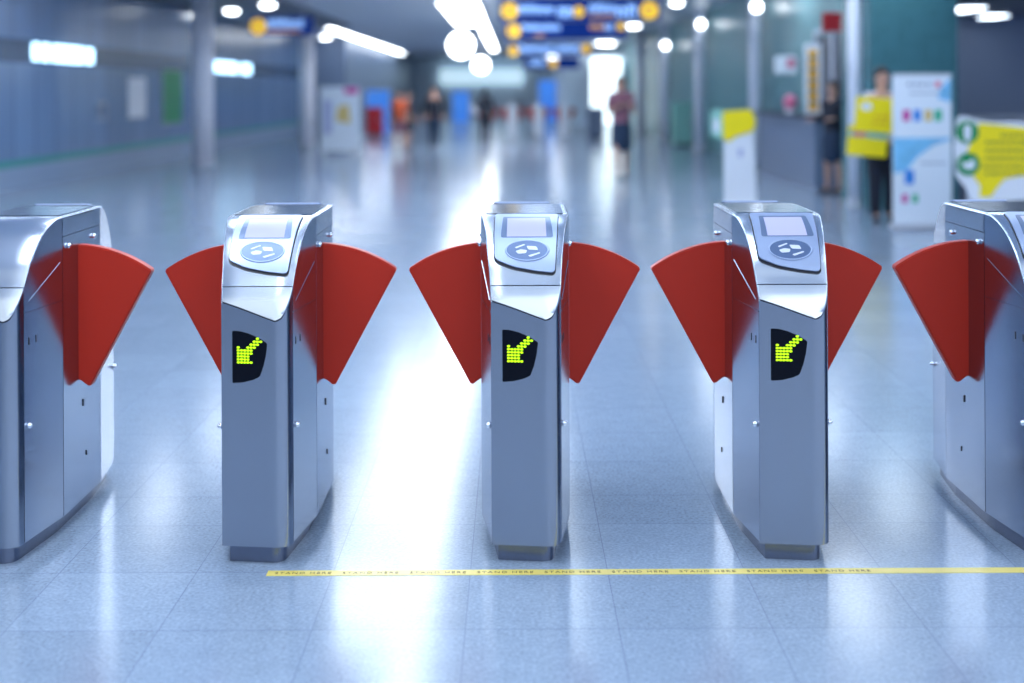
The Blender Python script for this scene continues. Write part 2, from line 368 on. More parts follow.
for (px, py, Y, w_) in ((755, 8, 24.6, 'nearest'), (696, 25, 31.6, 'second'), (665, 46, 38.6, 'third')):
    t = thing('column_lamp', 'small round lamp fixed on the %s steel column of the green wall' % w_, 'lamp', (pt0 := (({755: 755, 696: 700, 665: 665}[px] - 513.5) / F * Y), Y - .13, CAMZ - (py - 91) / F * (Y - .2)))
    bm = bmesh.new(); tube(bm, (0, 0.02, 0), (0, -.05, 0), .11, 20); link('housing', bm, 'housing', t)
    bm = bmesh.new(); ellipsoid(bm, (0, -.07, 0), (.09, .06, .09)); link('bulb', bm, 'lamp', t, True)

# ---------------------------------------------------------------- hanging signs
def hanging_sign(name, label, px0, px1, py0, py1, Y, circles, bars, group=None):
    s = Y / F
    x0 = (px0 - 513.5) * s; x1 = (px1 - 513.5) * s; z1 = CAMZ - (py0 - 91) * s; z0 = CAMZ - (py1 - 91) * s
    cx = (x0 + x1) / 2
    t = thing(name, label, 'sign', (cx, Y, z0))
    hw = (x1 - x0) / 2; h = z1 - z0
    link('sign_box', B(-hw, hw, 0, 0.14, 0, h, bev=0.015), 'navy', t)
    for u in (-hw * .7, hw * .7): bm = bmesh.new(); tube(bm, (u, 0.07, h), (u, 0.07, ZC - z0), 0.018, 8); link('hanging_rod', bm, 'housing', t)
    for (px, py, r) in circles:
        c = ((px - 513.5) * s - cx, 0, CAMZ - (py - 91) * s - z0)
        d = link('round_symbol', disc_prism(c, (0, -1, 0), (1, 0, 0), (0, 0, 1), r * s, r * s, 0.001, 0.012), 'sign_yellow', t)
        q = r * s * 0.5
        bm = bmesh.new()
        for k in range(3): box(bm, c[0] - q, c[0] + q * (0.2 if k else 1), -0.018, -0.0121, c[2] + q * (0.6 - 0.6 * k) - q * .14, c[2] + q * (0.6 - 0.6 * k) + q * .14)
        link('symbol_mark', bm, 'navy', d)
    for (a, c, e, f, m) in bars:
        # a line of lettering too blurred to read: glyph-sized marks
        xa = (a - 513.5) * s - cx; xb = (c - 513.5) * s - cx; za = CAMZ - (f - 91) * s - z0; zb = CAMZ - (e - 91) * s - z0
        bm = bmesh.new(); gh = zb - za; gw = gh * 0.62; x = xa; rnd = random.Random(int(a * 7 + e))
        while x < xb - gw * .5:
            g2 = gw * rnd.uniform(.7, 1.1); sh = rnd.uniform(.75, 1.0)
            box(bm, x, x + g2 * .32, -0.008, -0.001, za, za + gh * sh); box(bm, x + g2 * .32, x + g2, -0.008, -0.001, za + gh * sh * .72, za + gh * sh)
            box(bm, x + g2 * .68, x + g2, -0.008, -0.001, za, za + gh * sh * .72)
            x += g2 * 1.22
        link('lettering', bm, m, t)
    return t
T = 'sign_text'; O = 'sign_orange'
hanging_sign('direction_sign', 'widest blue hanging direction sign with three yellow circles at the top', 500, 661, -2, 20.5, 21.0,
             [(510, 11, 8.5), (579, 12, 5.5), (649.5, 11, 9)],
             [(519, 556, 5, 14, T), (558, 572, 5, 18, T), (589, 616, 4, 13, T), (617, 641, 5, 18, T), (589, 616, 15, 17.5, O)])
hanging_sign('direction_sign', 'blue hanging direction sign in the second row with one yellow circle at left', 504, 627, 21.5, 39, 22.6,
             [(514, 31, 7), (621, 27, 4)], [(523, 560, 24, 31, T), (590, 604, 24, 30, O), (605, 616, 24, 31, T), (535, 545, 34, 37, O)])
hanging_sign('direction_sign', 'dimmer blue direction sign in the third row with two small orange circles', 508, 592, 43, 56, 31.0,
             [(513.5, 51, 5), (586, 49, 4.5)], [(520, 552, 45, 53, T), (555, 581, 45, 53, T)])
hanging_sign('direction_sign', 'small dark blue direction sign lowest in the central stack', 524, 580, 58, 69, 40.0, [(553, 64, 4)], [(530, 545, 60, 66, T)])
hanging_sign('direction_sign', 'small blue direction sign with one yellow circle above the left side', 250, 313, 15, 34, 27.0,
             [(258.5, 25.5, 8)], [(267, 305, 18, 27, T), (268, 300, 29, 31.5, O)])

# ================================================================ THE GATES
VF, VM = 0.49, 0.19
def lin(xs, ys):
    def f(x):
        x = min(max(x, xs[0]), xs[-1])
        for a, c, p, q in zip(xs, xs[1:], ys, ys[1:]):
            if x <= c: return p + (q - p) * (x - a) / (c - a)
        return ys[-1]
    return f
hw_r = lin([-0.45, -0.19, 0.19, 0.47], [0.113, 0.150, 0.150, 0.111])
corner = [(0.062, -0.49), (0.074, -0.4893), (0.085, -0.4865), (0.095, -0.481), (0.1035, -0.473), (0.109, -0.463), (0.113, -0.45)]
LF = (-0.111, -0.47)
prof = pchip([0, 0.195, 0.225, 0.26, 0.31, 0.36, 0.405, 0.435, 0.455, 0.47, 0.49], [1.078, 1.078, 1.076, 1.067, 1.043, 1.003, 0.950, 0.897, 0.862, 0.833, 0.775])
P = lambda v: prof(abs(v))
def uR(v):
    if v < -0.45:
        if v <= -0.49: return 0.062
        for (a, c) in zip(corner, corner[1:]):
            if a[1] <= v <= c[1]: t = (v - a[1]) / (c[1] - a[1]); return a[0] + (c[0] - a[0]) * t
        return 0.113
    if v > 0.47:    # back face: from (0.111, 0.47) to (-0.062, 0.49)
        t = (v - 0.47) / 0.02; return 0.111 + (-0.062 - 0.111) * min(t, 1)
    return hw_r(v)
uL = lambda v: -uR(-v)
def side_pts(v0, v1, n, side):     # side +1: right side (+u), -1: left side
    return [((uR(v), v) if side > 0 else (uL(v), v)) for v in [v0 + (v1 - v0) * i / n for i in range(n + 1)]]
def wall(pts, zlo, zhi, th=0.004, nz=1):
    """a bent sheet following plan points; zlo, zhi: numbers or functions of v; closed solid"""
    bm = bmesh.new(); n = len(pts); lo = zlo if callable(zlo) else (lambda u, v: zlo); hi = zhi if callable(zhi) else (lambda u, v: zhi)
    cols_o, cols_i = [], []
    for i, (u, v) in enumerate(pts):
        a = Vector(pts[max(i - 1, 0)]); c = Vector(pts[min(i + 1, n - 1)]); d = (c - a).normalized(); nn = Vector((-d.y, d.x))
        if nn.dot(Vector((u, v * 0.3))) > 0: nn = -nn
        ui, vi = u + nn.x * th, v + nn.y * th
        z0, z1 = lo(u, v), hi(u, v)
        cols_o.append([bm.verts.new((u, v, z0 + (z1 - z0) * k / nz)) for k in range(nz + 1)])
        cols_i.append([bm.verts.new((ui, vi, z0 + (z1 - z0) * k / nz)) for k in range(nz + 1)])
    for i in range(n - 1):
        for k in range(nz):
            bm.faces.new((cols_o[i][k], cols_o[i + 1][k], cols_o[i + 1][k + 1], cols_o[i][k + 1]))
            bm.faces.new((cols_i[i][k], cols_i[i][k + 1], cols_i[i + 1][k + 1], cols_i[i + 1][k]))
        bm.faces.new((cols_o[i][0], cols_i[i][0], cols_i[i + 1][0], cols_o[i + 1][0]))
        bm.faces.new((cols_o[i][-1], cols_o[i + 1][-1], cols_i[i + 1][-1], cols_i[i][-1]))
    for c, e in ((cols_o[0], cols_i[0]), (cols_o[-1], cols_i[-1])):
        for k in range(nz): bm.faces.new((c[k], c[k + 1], e[k + 1], e[k]))
    return bm
def sharp(o, ang=35):
    me = o.data
    for p in me.polygons: p.use_smooth = True
    bm = bmesh.new(); bm.from_mesh(me)
    for e in bm.edges: e.smooth = not (len(e.link_faces) == 2 and e.calc_face_angle(0) > R(ang))
    bm.to_mesh(me); bm.free(); return o
def nrm(v):   # profile normal (v, z) and surface point
    e = 0.0015; a = max(-VF, v - e); c = min(VF, v + e); dz = P(c) - P(a); dv = c - a
    n = Vector((-dz, dv)).normalized(); return n
def cap(v0, v1, n, z_drop=0.010):
    """curved head sheet between two stations, edges folded down"""
    bm = bmesh.new(); rows = []
    S = [(0, -0.010), (0.0, -0.003), (0.006, 0.0), (0.02, 0.0015), (0.25, 0.002), (0.5, 0.002), (0.75, 0.002), (0.98, 0.0015), (0.994, 0.0), (1.0, -0.003), (1.0, -0.010)]
    # stations spaced by arc length
    N = 200; vs = [v0 + (v1 - v0) * i / N for i in range(N + 1)]; L = [0]
    for a, c in zip(vs, vs[1:]): L.append(L[-1] + math.hypot(c - a, P(c) - P(a)))
    st = []
    for k in range(n + 1):
        t = L[-1] * k / n; i = 0
        while i < N - 1 and L[i + 1] < t: i += 1
        f = (t - L[i]) / (L[i + 1] - L[i]); st.append(vs[i] + (vs[i + 1] - vs[i]) * min(max(f, 0), 1))
    for v in st:
        a, c = uL(v), uR(v); nn = nrm(v); row = []
        if c - a < 0.004: a = c - 0.004
        for (s, off) in S:
            row.append(bm.verts.new((a + (c - a) * s, v + nn.x * off, P(v) + nn.y * off)))
        rows.append(row)
    for r0, r1 in zip(rows, rows[1:]):
        for i in range(len(S) - 1): bm.faces.new((r0[i], r0[i + 1], r1[i + 1], r1[i]))
    for r in (rows[0], rows[-1]): bm.faces.new(r)
    return bm
def on(u, v, off):   # a point above the head's surface
    nn = nrm(v); return Vector((u, v + nn.x * off, P(v) + nn.y * off))
def patch(outline, off0, off1, nrow=26, ncol=16):
    """plate lying on the head: outline(v) -> (u0, u1) for v in rows"""
    rows_v, fn = outline; bm = bmesh.new(); top = []; bot = []
    for v in rows_v:
        a, c = fn(v)
        top.append([bm.verts.new(on(a + (c - a) * i / ncol, v, off1)) for i in range(ncol + 1)])
        bot.append([bm.verts.new(on(a + (c - a) * i / ncol, v, off0)) for i in range(ncol + 1)])
    for g, fl in ((top, 0), (bot, 1)):
        for r0, r1 in zip(g, g[1:]):
            for i in range(ncol): bm.faces.new((r0[i], r0[i + 1], r1[i + 1], r1[i]))
    for k in (0, -1):
        for i in range(ncol): bm.faces.new((top[k][i], top[k][i + 1], bot[k][i + 1], bot[k][i]))
    for k in (0, ncol):
        for i in range(len(rows_v) - 1): bm.faces.new((top[i][k], top[i + 1][k], bot[i + 1][k], bot[i][k]))
    return bm
# arc length along the head profile from the flat top forward, so details can be placed evenly
_N = 600; _vs = [-0.20 - 0.29 * i / _N for i in range(_N + 1)]; _L = [0]
for a, c in zip(_vs, _vs[1:]): _L.append(_L[-1] + math.hypot(c - a, P(c) - P(a)))
def v_at(s):
    i = 0
    while i < _N - 1 and _L[i + 1] < s: i += 1
    f = (s - _L[i]) / (_L[i + 1] - _L[i]); return _vs[i] + (_vs[i + 1] - _vs[i]) * min(max(f, 0), 1)
def s_of(v):
    i = min(range(_N + 1), key=lambda k: abs(_vs[k] - v)); return _L[i]
def surf_shape(pts, off0, off1, seg=1):
    """solid from an outline given in (u, s) laid on the head surface; filled as a fan from the centre with rings so it bends"""
    bm = bmesh.new(); cu = sum(p[0] for p in pts) / len(pts); cs = sum(p[1] for p in pts) / len(pts); n = len(pts); K = 6
    def ring(f, off): return [bm.verts.new(on(cu + (u - cu) * f, v_at(cs + (s - cs) * f), off)) for (u, s) in pts]
    for off in (off1, off0):
        c = bm.verts.new(on(cu, v_at(cs), off)); prev = None
        for k in range(1, K + 1):
            r = ring(k / K, off)
            for i in range(n):
                j = (i + 1) % n
                bm.faces.new((c, r[i], r[j]) if prev is None else (prev[i], r[i], r[j], prev[j]))
            prev = r
        if off == off1: edge = prev
    for i in range(n):
        j = (i + 1) % n; bm.faces.new((edge[i], edge[j], prev[j], prev[i]))
    return bm
def rounded(pts, r, n=5):
    out = []; k = len(pts)
    for i in range(k):
        p = Vector(pts[i]); a = (Vector(pts[i - 1]) - p); c = (Vector(pts[(i + 1) % k]) - p)
        rr = min(r, a.length * .45, c.length * .45); a = p + a.normalized() * rr; c = p + c.normalized() * rr
        for j in range(n + 1):
            t = j / n; out.append(tuple(a * (1 - t) ** 2 + p * 2 * t * (1 - t) + c * t * t))
    return out
def densify(pts, step):
    out = []; k = len(pts)
    for i in range(k):
        p = Vector(pts[i]); q = Vector(pts[(i + 1) % k]); m = max(1, int((q - p).length / step))
        for j in range(m): out.append(tuple(p.lerp(q, j / m)))
    return out

def rot_child(o):   # the same part on the other end: turned half a turn about the gate's axis
    o.rotation_euler = (0, 0, math.pi); return o

ZB = 0.056
def make_gate():
    t = thing('ticket_gate', '', 'ticket gate')
    # plinth
    ol = [LF] + corner + side_pts(-0.44, 0.47, 14, 1)
    full = ol + [(-u, -v) for (u, v) in ol]
    pl = [(u * 0.80 - 0.002, v * 0.955) for (u, v) in full]
    link('plinth', prism([(u, v, 0) for (u, v) in pl], (0, 0, 1), 0.0, ZB + 0.002), 'plinth', t)
    # inner core, dark, seen only in the gaps
    bm = bmesh.new(); n = len(full)
    cin = [(u * 0.965, v * 0.985) for (u, v) in full]
    a = [bm.verts.new((u, v, ZB)) for (u, v) in cin]; c = [bm.verts.new((u, v, P(min(max(v, -.489), .489)) - 0.022)) for (u, v) in cin]
    for i in range(n): bm.faces.new((a[i], a[(i + 1) % n], c[(i + 1) % n], c[i]))
    bm.faces.new(a[::-1])
    bmesh.ops.triangle_fill(bm, edges=[e for e in bm.edges if len(e.link_faces) == 1])
    link('core', bm, 'steel_dark', t)
    top = lambda u, v: P(v) - 0.004
    for end in (0, 1):
        E = (lambda o: rot_child(o)) if end else (lambda o: o)
        # front panel: flat slanted face and the rounded right corner as one sheet
        face = [(LF[0] + (0.062 - LF[0]) * i / 24, LF[1] + (-0.49 - LF[1]) * i / 24) for i in range(25)]
        fp = face + corner[1:]
        fpn = E(sharp(link('front_panel', wall(fp, ZB, top), 'steel', t)))
        # sides ahead of the flaps, right then left
        for sd in (1, -1):
            v0 = -0.447 if sd > 0 else -0.467
            pts = side_pts(v0, -0.197, 12, sd)
            E(sharp(link('upper_side_panel', wall(pts, 0.7965, top, nz=1), 'steel_side', t)))
            dr = E(sharp(link('service_door', wall(pts, ZB + 0.004, 0.793), 'steel_side', t)))
            vk = v0 + 0.02; uk = (uR(vk) if sd > 0 else uL(vk))
            bm = bmesh.new(); tube(bm, (uk, vk, 0.43), (uk + sd * 0.010, vk, 0.43), 0.009, 16); ellipsoid(bm, (uk + sd * .011, vk, .43), (.005, .007, .007), 10, 6)
            link('lock', bm, 'chrome', dr, True)
            for (vv, zz) in ((v0 + 0.03, 0.70), (v0 + 0.075, 0.70)):
                bm = bmesh.new(); us = (uR(vv) if sd > 0 else uL(vv)); box(bm, us - 0.0012, us + 0.0012, vv - 0.0025, vv + 0.0025, zz - 0.012, zz + 0.012)
                link('slot', bm, 'rubber', dr)
            # diagonal seam, a thin bright rib
            bm = bmesh.new(); va, za, vb, zb = -0.215, 0.925, v0 + 0.03, 0.828; K = 8; pr = None
            for i in range(K + 1):
                v = va + (vb - va) * i / K; z = za + (zb - za) * i / K; u = uR(v) if sd > 0 else uL(v)
                q = [bm.verts.new((u + sd * 0.0012, v, z - 0.0014)), bm.verts.new((u + sd * 0.0012, v, z + 0.0014)), bm.verts.new((u - sd * 0.001, v, z + 0.002)), bm.verts.new((u - sd * 0.001, v, z - 0.002))]
                if pr:
                    for j in range(4): bm.faces.new((pr[j], pr[(j + 1) % 4], q[(j + 1) % 4], q[j]))
                else: bm.faces.new(q)
                pr = q
            bm.faces.new(pr)
            link('seam_rib', bm, 'steel', t) if not end else E(link('seam_rib', bm, 'steel', t))
            # rib along the top of the door
            bm = bmesh.new(); pr = None
            for i in range(K + 1):
                v = -0.20 + (v0 + 0.01 + 0.20) * i / K; z = 0.7947; u = uR(v) if sd > 0 else uL(v)
                q = [bm.verts.new((u + sd * 0.001, v, z - 0.002)), bm.verts.new((u + sd * 0.001, v, z + 0.002)), bm.verts.new((u - sd * 0.002, v, z + 0.0017)), bm.verts.new((u - sd * 0.002, v, z - 0.0017))]
                if pr:
                    for j in range(4): bm.faces.new((pr[j], pr[(j + 1) % 4], q[(j + 1) % 4], q[j]))
                else: bm.faces.new(q)
                pr = q
            bm.faces.new(pr)
            E(link('door_rib', bm, 'steel', t))
        # head: cowl below the seam, curved cover above it
        vs_ = v_at(s_of(-0.458))
        E(sharp(link('front_cowl', cap(-0.4898, -0.4480, 14), 'steel_cap', t), 50))
        E(sharp(link('head_cover', cap(-0.4462, -0.196, 34), 'steel_cap', t), 50))
        # reader plate
        A = [(-0.098, s_of(-0.232)), (0.112, s_of(-0.232)), (0.104, s_of(-0.34)), (0.094, s_of(-0.427)), (0.03, s_of(-0.424)), (-0.04, s_of(-0.417)), (-0.099, s_of(-0.404)), (-0.101, s_of(-0.34))]
        A = densify(rounded(A, 0.016, 5), 0.008)
        Gk = [(0.003 + (u - 0.003) * 1.03, s + (0.008 if s > 0.16 else 0.0)) for (u, s) in A]
        gk = E(sharp(link('reader_gasket', surf_shape(Gk, 0.0, 0.0055), 'rubber', t)))
        plt_ = E(sharp(link('reader_plate', surf_shape(A, 0.004, 0.0115), 'plate', t)))
        s0, s1 = s_of(-0.268), s_of(-0.350)
        bz = densify(rounded([(-0.066 - 0.014, s1), (-0.062 - 0.010, s0 - .008), (0.072 + 0.012, s0 - .008), (0.076 + 0.016, s1)], 0.008), 0.008)
        E(sharp(link('screen_bezel', surf_shape(bz, 0.0110, 0.0128), 'bezel', t)))
        scr = densify([(-0.060, s1 - 0.002), (-0.058, s0 + .002), (0.068, s0 + .002), (0.070, s1 - 0.002)], 0.008)
        E(sharp(link('screen', surf_shape(scr, 0.0126, 0.0134), 'screen', t)))
        sc_ = s_of(-0.3855); cu = 0.006
        el = [(cu + 0.069 * math.cos(a_ * math.pi / 20), sc_ + 0.037 * math.sin(a_ * math.pi / 20)) for a_ in range(40)]
        rd = E(sharp(link('card_reader', surf_shape(el, 0.0110, 0.0135), 'reader', t)))
        # raised rim
        bm = bmesh.new(); prev = None; first = None
        for a_ in range(41):
            an = a_ * math.pi / 20; ring = []
            for k in range(6):
                kk = k * math.pi / 3; rr = 0.003
                ring.append(bm.verts.new(on(cu + (0.069 + rr * math.cos(kk)) * math.cos(an), v_at(sc_ + (0.037 + rr * math.cos(kk)) * math.sin(an)), 0.0128 + 0.0022 * math.sin(kk))))
            if prev:
                for k in range(6): bm.faces.new((prev[k], prev[(k + 1) % 6], ring[(k + 1) % 6], ring[k]))
            prev = ring
        E(link('reader_rim', bm, 'plate', t, True))
        # card symbol: two cards held towards each other and a sweep beneath
        bm = bmesh.new()
        def addshape(pts, o0, o1):
            b2 = surf_shape(densify(rounded(pts, 0.004, 3), 0.01), o0, o1); me = bpy.data.meshes.new('tmp'); b2.to_mesh(me); b2.free(); bm.from_mesh(me); bpy.data.meshes.remove(me)
        addshape([(cu - 0.002, sc_ - 0.015), (cu + 0.030, sc_ - 0.013), (cu + 0.036, sc_ + 0.001), (cu + 0.004, sc_ - 0.001)], 0.0135, 0.0150)
        addshape([(cu - 0.038, sc_ + 0.004), (cu - 0.020, sc_ - 0.002), (cu + 0.000, sc_ + 0.001), (cu - 0.004, sc_ + 0.012), (cu - 0.030, sc_ + 0.014)], 0.0135, 0.0150)
        addshape([(cu - 0.040, sc_ - 0.010), (cu - 0.010, sc_ - 0.022), (cu - 0.006, sc_ - 0.019), (cu - 0.036, sc_ - 0.006)], 0.0135, 0.0145)
        addshape([(cu + 0.002, sc_ + 0.020), (cu + 0.040, sc_ + 0.008), (cu + 0.043, sc_ + 0.012), (cu + 0.010, sc_ + 0.025)], 0.0135, 0.0145)
        E(link('card_symbol', bm, 'card', t))
        # LED window on the front face
        fn = Vector((0.062 - LF[0], -0.49 - LF[1], 0)).normalized(); nn = Vector((fn.y, -fn.x, 0))
        def fpt(u, z, off=0.0):
            k = (u - LF[0]) / (0.062 - LF[0]); return Vector((u, LF[1] + (-0.49 - LF[1]) * k, z)) + nn * off
        wn = [(-0.075, 0.741), (-0.075, 0.575), (-0.040, 0.578), (-0.006, 0.587), (0.014, 0.597), (0.026, 0.630), (0.034, 0.665), (0.0385, 0.702), (0.012, 0.719), (-0.022, 0.733), (-0.050, 0.740)]
        wn = rounded(wn, 0.004, 3)
        lw = E(link('led_window', prism([fpt(u, z) for (u, z) in wn], nn, -0.001, 0.0025, bev=0.0008), 'ledglass', t))
        rows = ['      1 ', '     111', '    111 ', '1  111  ', '11111   ', '11111   ', '1111    ', '1111    ', '11111   ']
        bm = bmesh.new()
        for r_, row in enumerate(rows):
            for c_, ch in enumerate(row):
                if ch == '1':
                    p = fpt(-0.055 + c_ * 0.0104, 0.7175 - r_ * 0.0095, 0.0027)
                    mt = Matrix.Translation(p) @ Matrix.Rotation(math.atan2(fn.y, fn.x), 4, 'Z') @ Matrix.Diagonal((1.18, 1, 0.82, 1)) @ Matrix.Rotation(R(90), 4, 'X')
                    bmesh.ops.create_cone(bm, cap_ends=True, segments=10, radius1=0.0047, radius2=0.0042, depth=0.001, matrix=mt)
        E(link('led_arrow', bm, 'led', t))
    # middle: top plate, flap panels, trim
    link('top_plate', cap(-0.195, 0.195, 6), 'steel_cap', t)
    link('top_lid', prism([(p[0], p[1], 0) for p in rounded([(-.132, -.180), (.132, -.180), (.132, .180), (-.132, .180)], .012)], (0, 0, 1), 1.0795, 1.0825, bev=.0012), 'lid', t)
    for sd in (1, -1):
        pts = side_pts(-0.194, 0.194, 10, sd)
        fpn = sharp(link('flap_panel', wall(pts, ZB + 0.004, 1.010), 'steel_side', t))
        sharp(link('rail_panel', wall(pts, 1.0125, 1.074), 'steel_side', t))
        for (vv, zz) in ((-0.150, 0.975), (0.110, 0.978)):
            u = uR(vv) if sd > 0 else uL(vv)
            bm = bmesh.new(); tube(bm, (u, vv, zz), (u + sd * 0.004, vv, zz), 0.008, 16); ellipsoid(bm, (u + sd * .005, vv, zz), (.008, .010, .010), 14, 10)
            link('stud', bm, 'chrome', t, True)
        bm = bmesh.new(); box(bm, *(sorted((sd * 0.150, sd * 0.1535))), -0.003, 0.003, 0.388, 0.412); box(bm, *(sorted((sd * 0.150, sd * 0.1528))), 0.03, 0.0325, 0.205, 0.222)
        link('keyhole', bm, 'rubber', fpn)
        # red flap: a fan-shaped board
        w0 = 0.146; J = 0.151
        arc = []
        A0 = Vector((0.0, 0.966)); A1 = Vector((0.258, 0.874)); ctr = Vector((0.022, 0.462))
        a0 = math.atan2(*(A0 - ctr).yx); a1 = math.atan2(*(A1 - ctr).yx); r0 = (A0 - ctr).length; r1 = (A1 - ctr).length
        for i in range(15):
            f = i / 14; an = a0 + (a1 - a0) * f; rr = r0 + (r1 - r0) * f; arc.append((ctr.x + rr * math.cos(an), ctr.y + rr * math.sin(an)))
        pr = [(-0.02, 0.490), (0.004, 0.490), (0.034, 0.4665), (0.040, 0.4685)] + [(x, z) for (x, z) in arc[::-1]] + [(-0.02, arc[0][1])]
        bm = prism([(sd * (J + x), 0, z) for (x, z) in pr], (0, 1, 0), -0.045, 0.0, bev=0.004)
        sharp(link('flap', bm, 'red', t), 40)
    return t

GX = [-1.685, -0.823, 0.036, 0.890, 1.748]
GLAB = ['silver ticket gate leftmost in the row, cut off by the left edge',
        'silver ticket gate second from left, standing behind the left end of the yellow tape',
        'silver ticket gate in the middle of the row, seen straight from the front',
        'silver ticket gate second from right with bluest front and glowing green arrow',
        'silver ticket gate rightmost in the row, cut off by the right edge']
proto = make_gate()
for i, x in enumerate(GX):
    o = proto if i == 0 else copy_tree(proto)
    o.location = (x, 4.515, 0); o['label'] = GLAB[i]; o['group'] = 'row of ticket gates with red flaps'

# the leftmost gate has a plain head without a reader on the near end
for ch in list(proto.children):
    if ch.name.split('.')[0] in ('reader_gasket', 'reader_plate', 'screen_bezel', 'screen', 'card_reader', 'reader_rim', 'card_symbol') and abs(ch.rotation_euler.z) < 1:
        bpy.data.objects.remove(ch)

# ---------------------------------------------------------------- yellow tape
TP = thing('floor_tape', 'yellow marking tape with small dark lettering running across the floor', 'tape', (0, 3.957, 0))
bm = bmesh.new()
for i in range(40):
    x0 = -0.774 + i * 0.08
    box(bm, x0, x0 + 0.08, -0.021, 0.021, 0.0, 0.0012)
bmesh.ops.remove_doubles(bm, verts=bm.verts, dist=1e-5)
link('strip', bm, 'tape', TP)
def text_mesh(body, size, name, mat, parent, loc, rot, wx=1.0, ext=0.0003):
    cu = bpy.data.curves.new(name, 'FONT'); cu.body = body; cu.size = size; cu.extrude = ext; cu.space_character = 1.25
    o = bpy.data.objects.new(name, cu); col.objects.link(o)
    bpy.context.view_layer.update(); me = bpy.data.meshes.new_from_object(o.evaluated_get(bpy.context.evaluated_depsgraph_get()))
    bpy.data.objects.remove(o); o = bpy.data.objects.new(name, me); col.objects.link(o); me.materials.clear()
    me.materials.append(M[mat]); o.parent = parent; o.location = loc; o.rotation_euler = rot; o.scale = (wx, 1, 1); return o
text_mesh('   '.join(['STAND HERE'] * 9), 0.021, 'lettering', 'tape_ink', TP, (-0.75, -0.008, 0.0016), (0, 0, 0), 1.2)

# ================================================================ THINGS IN THE HALL
def pt(px, Y): return (px - 513.5) / F * Y
def zz(py, Y): return CAMZ - (py - 91) / F * Y
def fin(o, px=None): return o

# tall white banner stand
Y = 13.6; t = thing('banner_stand', 'tall white information banner with coloured icons standing by the green pillar', 'banner', (pt(922, Y), Y, 0))
hw = 0.315
link('banner_sheet', B(-hw, hw, 0, 0.012, 0.06, 1.65), 'poster', t)
link('base_foot', B(-hw - 0.02, hw + 0.02, -0.10, 0.12, 0, 0.06, bev=0.012), 'housing', t)
bm = bmesh.new(); tube(bm, (-hw, 0.006, 1.655), (hw, 0.006, 1.655), 0.014, 10); link('top_rail', bm, 'housing', t)
bm = bmesh.new(); tube(bm, (0, 0.04, 0.05), (0, 0.04, 1.65), 0.010, 10); link('rear_pole', bm, 'housing', t)
link('blue_picture', prism([(-hw + .005, 0, .98), (-hw + .005, 0, .60), (-.18, 0, .62), (-.05, 0, .78), (.12, 0, .90), (hw - .01, 0, .96), (hw - .01, 0, .98)], (0, -1, 0), 0.001, 0.003), 'sky', t)
link('blue_picture', prism([(hw - .005, 0, 1.62), (.19, 0, 1.50), (.17, 0, 1.40), (hw - .005, 0, 1.36)], (0, -1, 0), 0.001, 0.003), 'sky', t)
for (x, z, m) in ((-.17, 1.22, 'magenta'), (-.055, 1.22, 'blue'), (.065, 1.22, 'gold'), (.17, 1.22, 'pgreen')):
    b2 = prism(rounded([(x - .038, z - .06), (x + .038, z - .06), (x + .038, z + .06), (x - .038, z + .06)], .012) and [(p[0], 0, p[1]) for p in rounded([(x - .038, z - .06), (x + .038, z - .06), (x + .038, z + .06), (x - .038, z + .06)], .012)], (0, -1, 0), 0.001, 0.006)
    link('icon', b2, m, t)
for (x, z, w_, h_, m) in ((-.14, .56, .05, .075, 'blue'), (-.19, .33, .03, .045, 'magenta'), (-.08, .33, .03, .045, 'pgreen')):
    link('icon', prism([(p[0], 0, p[1]) for p in rounded([(x - w_, z - h_), (x + w_, z - h_), (x + w_, z + h_), (x - w_, z + h_)], .012)], (0, -1, 0), 0.001, 0.006), m, t)
link('round_emblem', disc_prism((.17, 0, 1.55), (0, -1, 0), (1, 0, 0), (0, 0, 1), .035, .035, .001, .005, 20), 'pink', t)
bm = bmesh.new()
for k in range(4): box(bm, -.16 + .07 * k, -.115 + .07 * k, -.004, -.001, 1.54, 1.565)
for k in range(9): box(bm, -.13 + .045 * k, -.10 + .045 * k, -.004, -.001, 1.45, 1.465)
for k in range(8): box(bm, -.02 + .035 * k, .005 + .035 * k, -.004, -.001, .70, .715)
link('lettering', bm, 'greyblue', t)

# standing yellow sign, round green edge at left
Y = 16.6; t = thing('standing_sign', 'standing board with yellow top and white lower part by the green wall', 'sign', (pt(738, Y), Y, 0))
link('panel', prism([(p[0], 0, p[1]) for p in rounded([(-.18, .02), (.24, .02), (.22, .5), (.20, 1.0), (-.19, 1.0)], .03)], (0, 1, 0), 0, .03), 'white', t)
link('yellow_panel', prism([(p[0], 0, p[1]) for p in rounded([(-.21, 1.22), (-.2, .86), (-.13, .82), (-.03, .90), (.20, .96), (.23, 1.1), (.17, 1.25)], .05)], (0, -1, 0), .002, .022), 'yellow', t)
link('mint_panel', prism([(p[0], 0, p[1]) for p in rounded([(-.36, 1.24), (-.35, .88), (-.20, .86), (-.20, 1.26)], .06)], (0, -1, 0), -.02, .012), 'mint', t)
bm = bmesh.new(); box(bm, -.33, -.25, -.018, -.013, .95, 1.12); link('white_figure', bm, 'white', t)
link('blue_mark', disc_prism((.03, 0, .68), (0, -1, 0), (1, 0, 0), (0, 0, 1), .035, .06, .001, .006, 16), 'bin', t)
link('base_foot', B(-.22, .27, -.15, .18, 0, .02, bev=.006), 'housing', t)

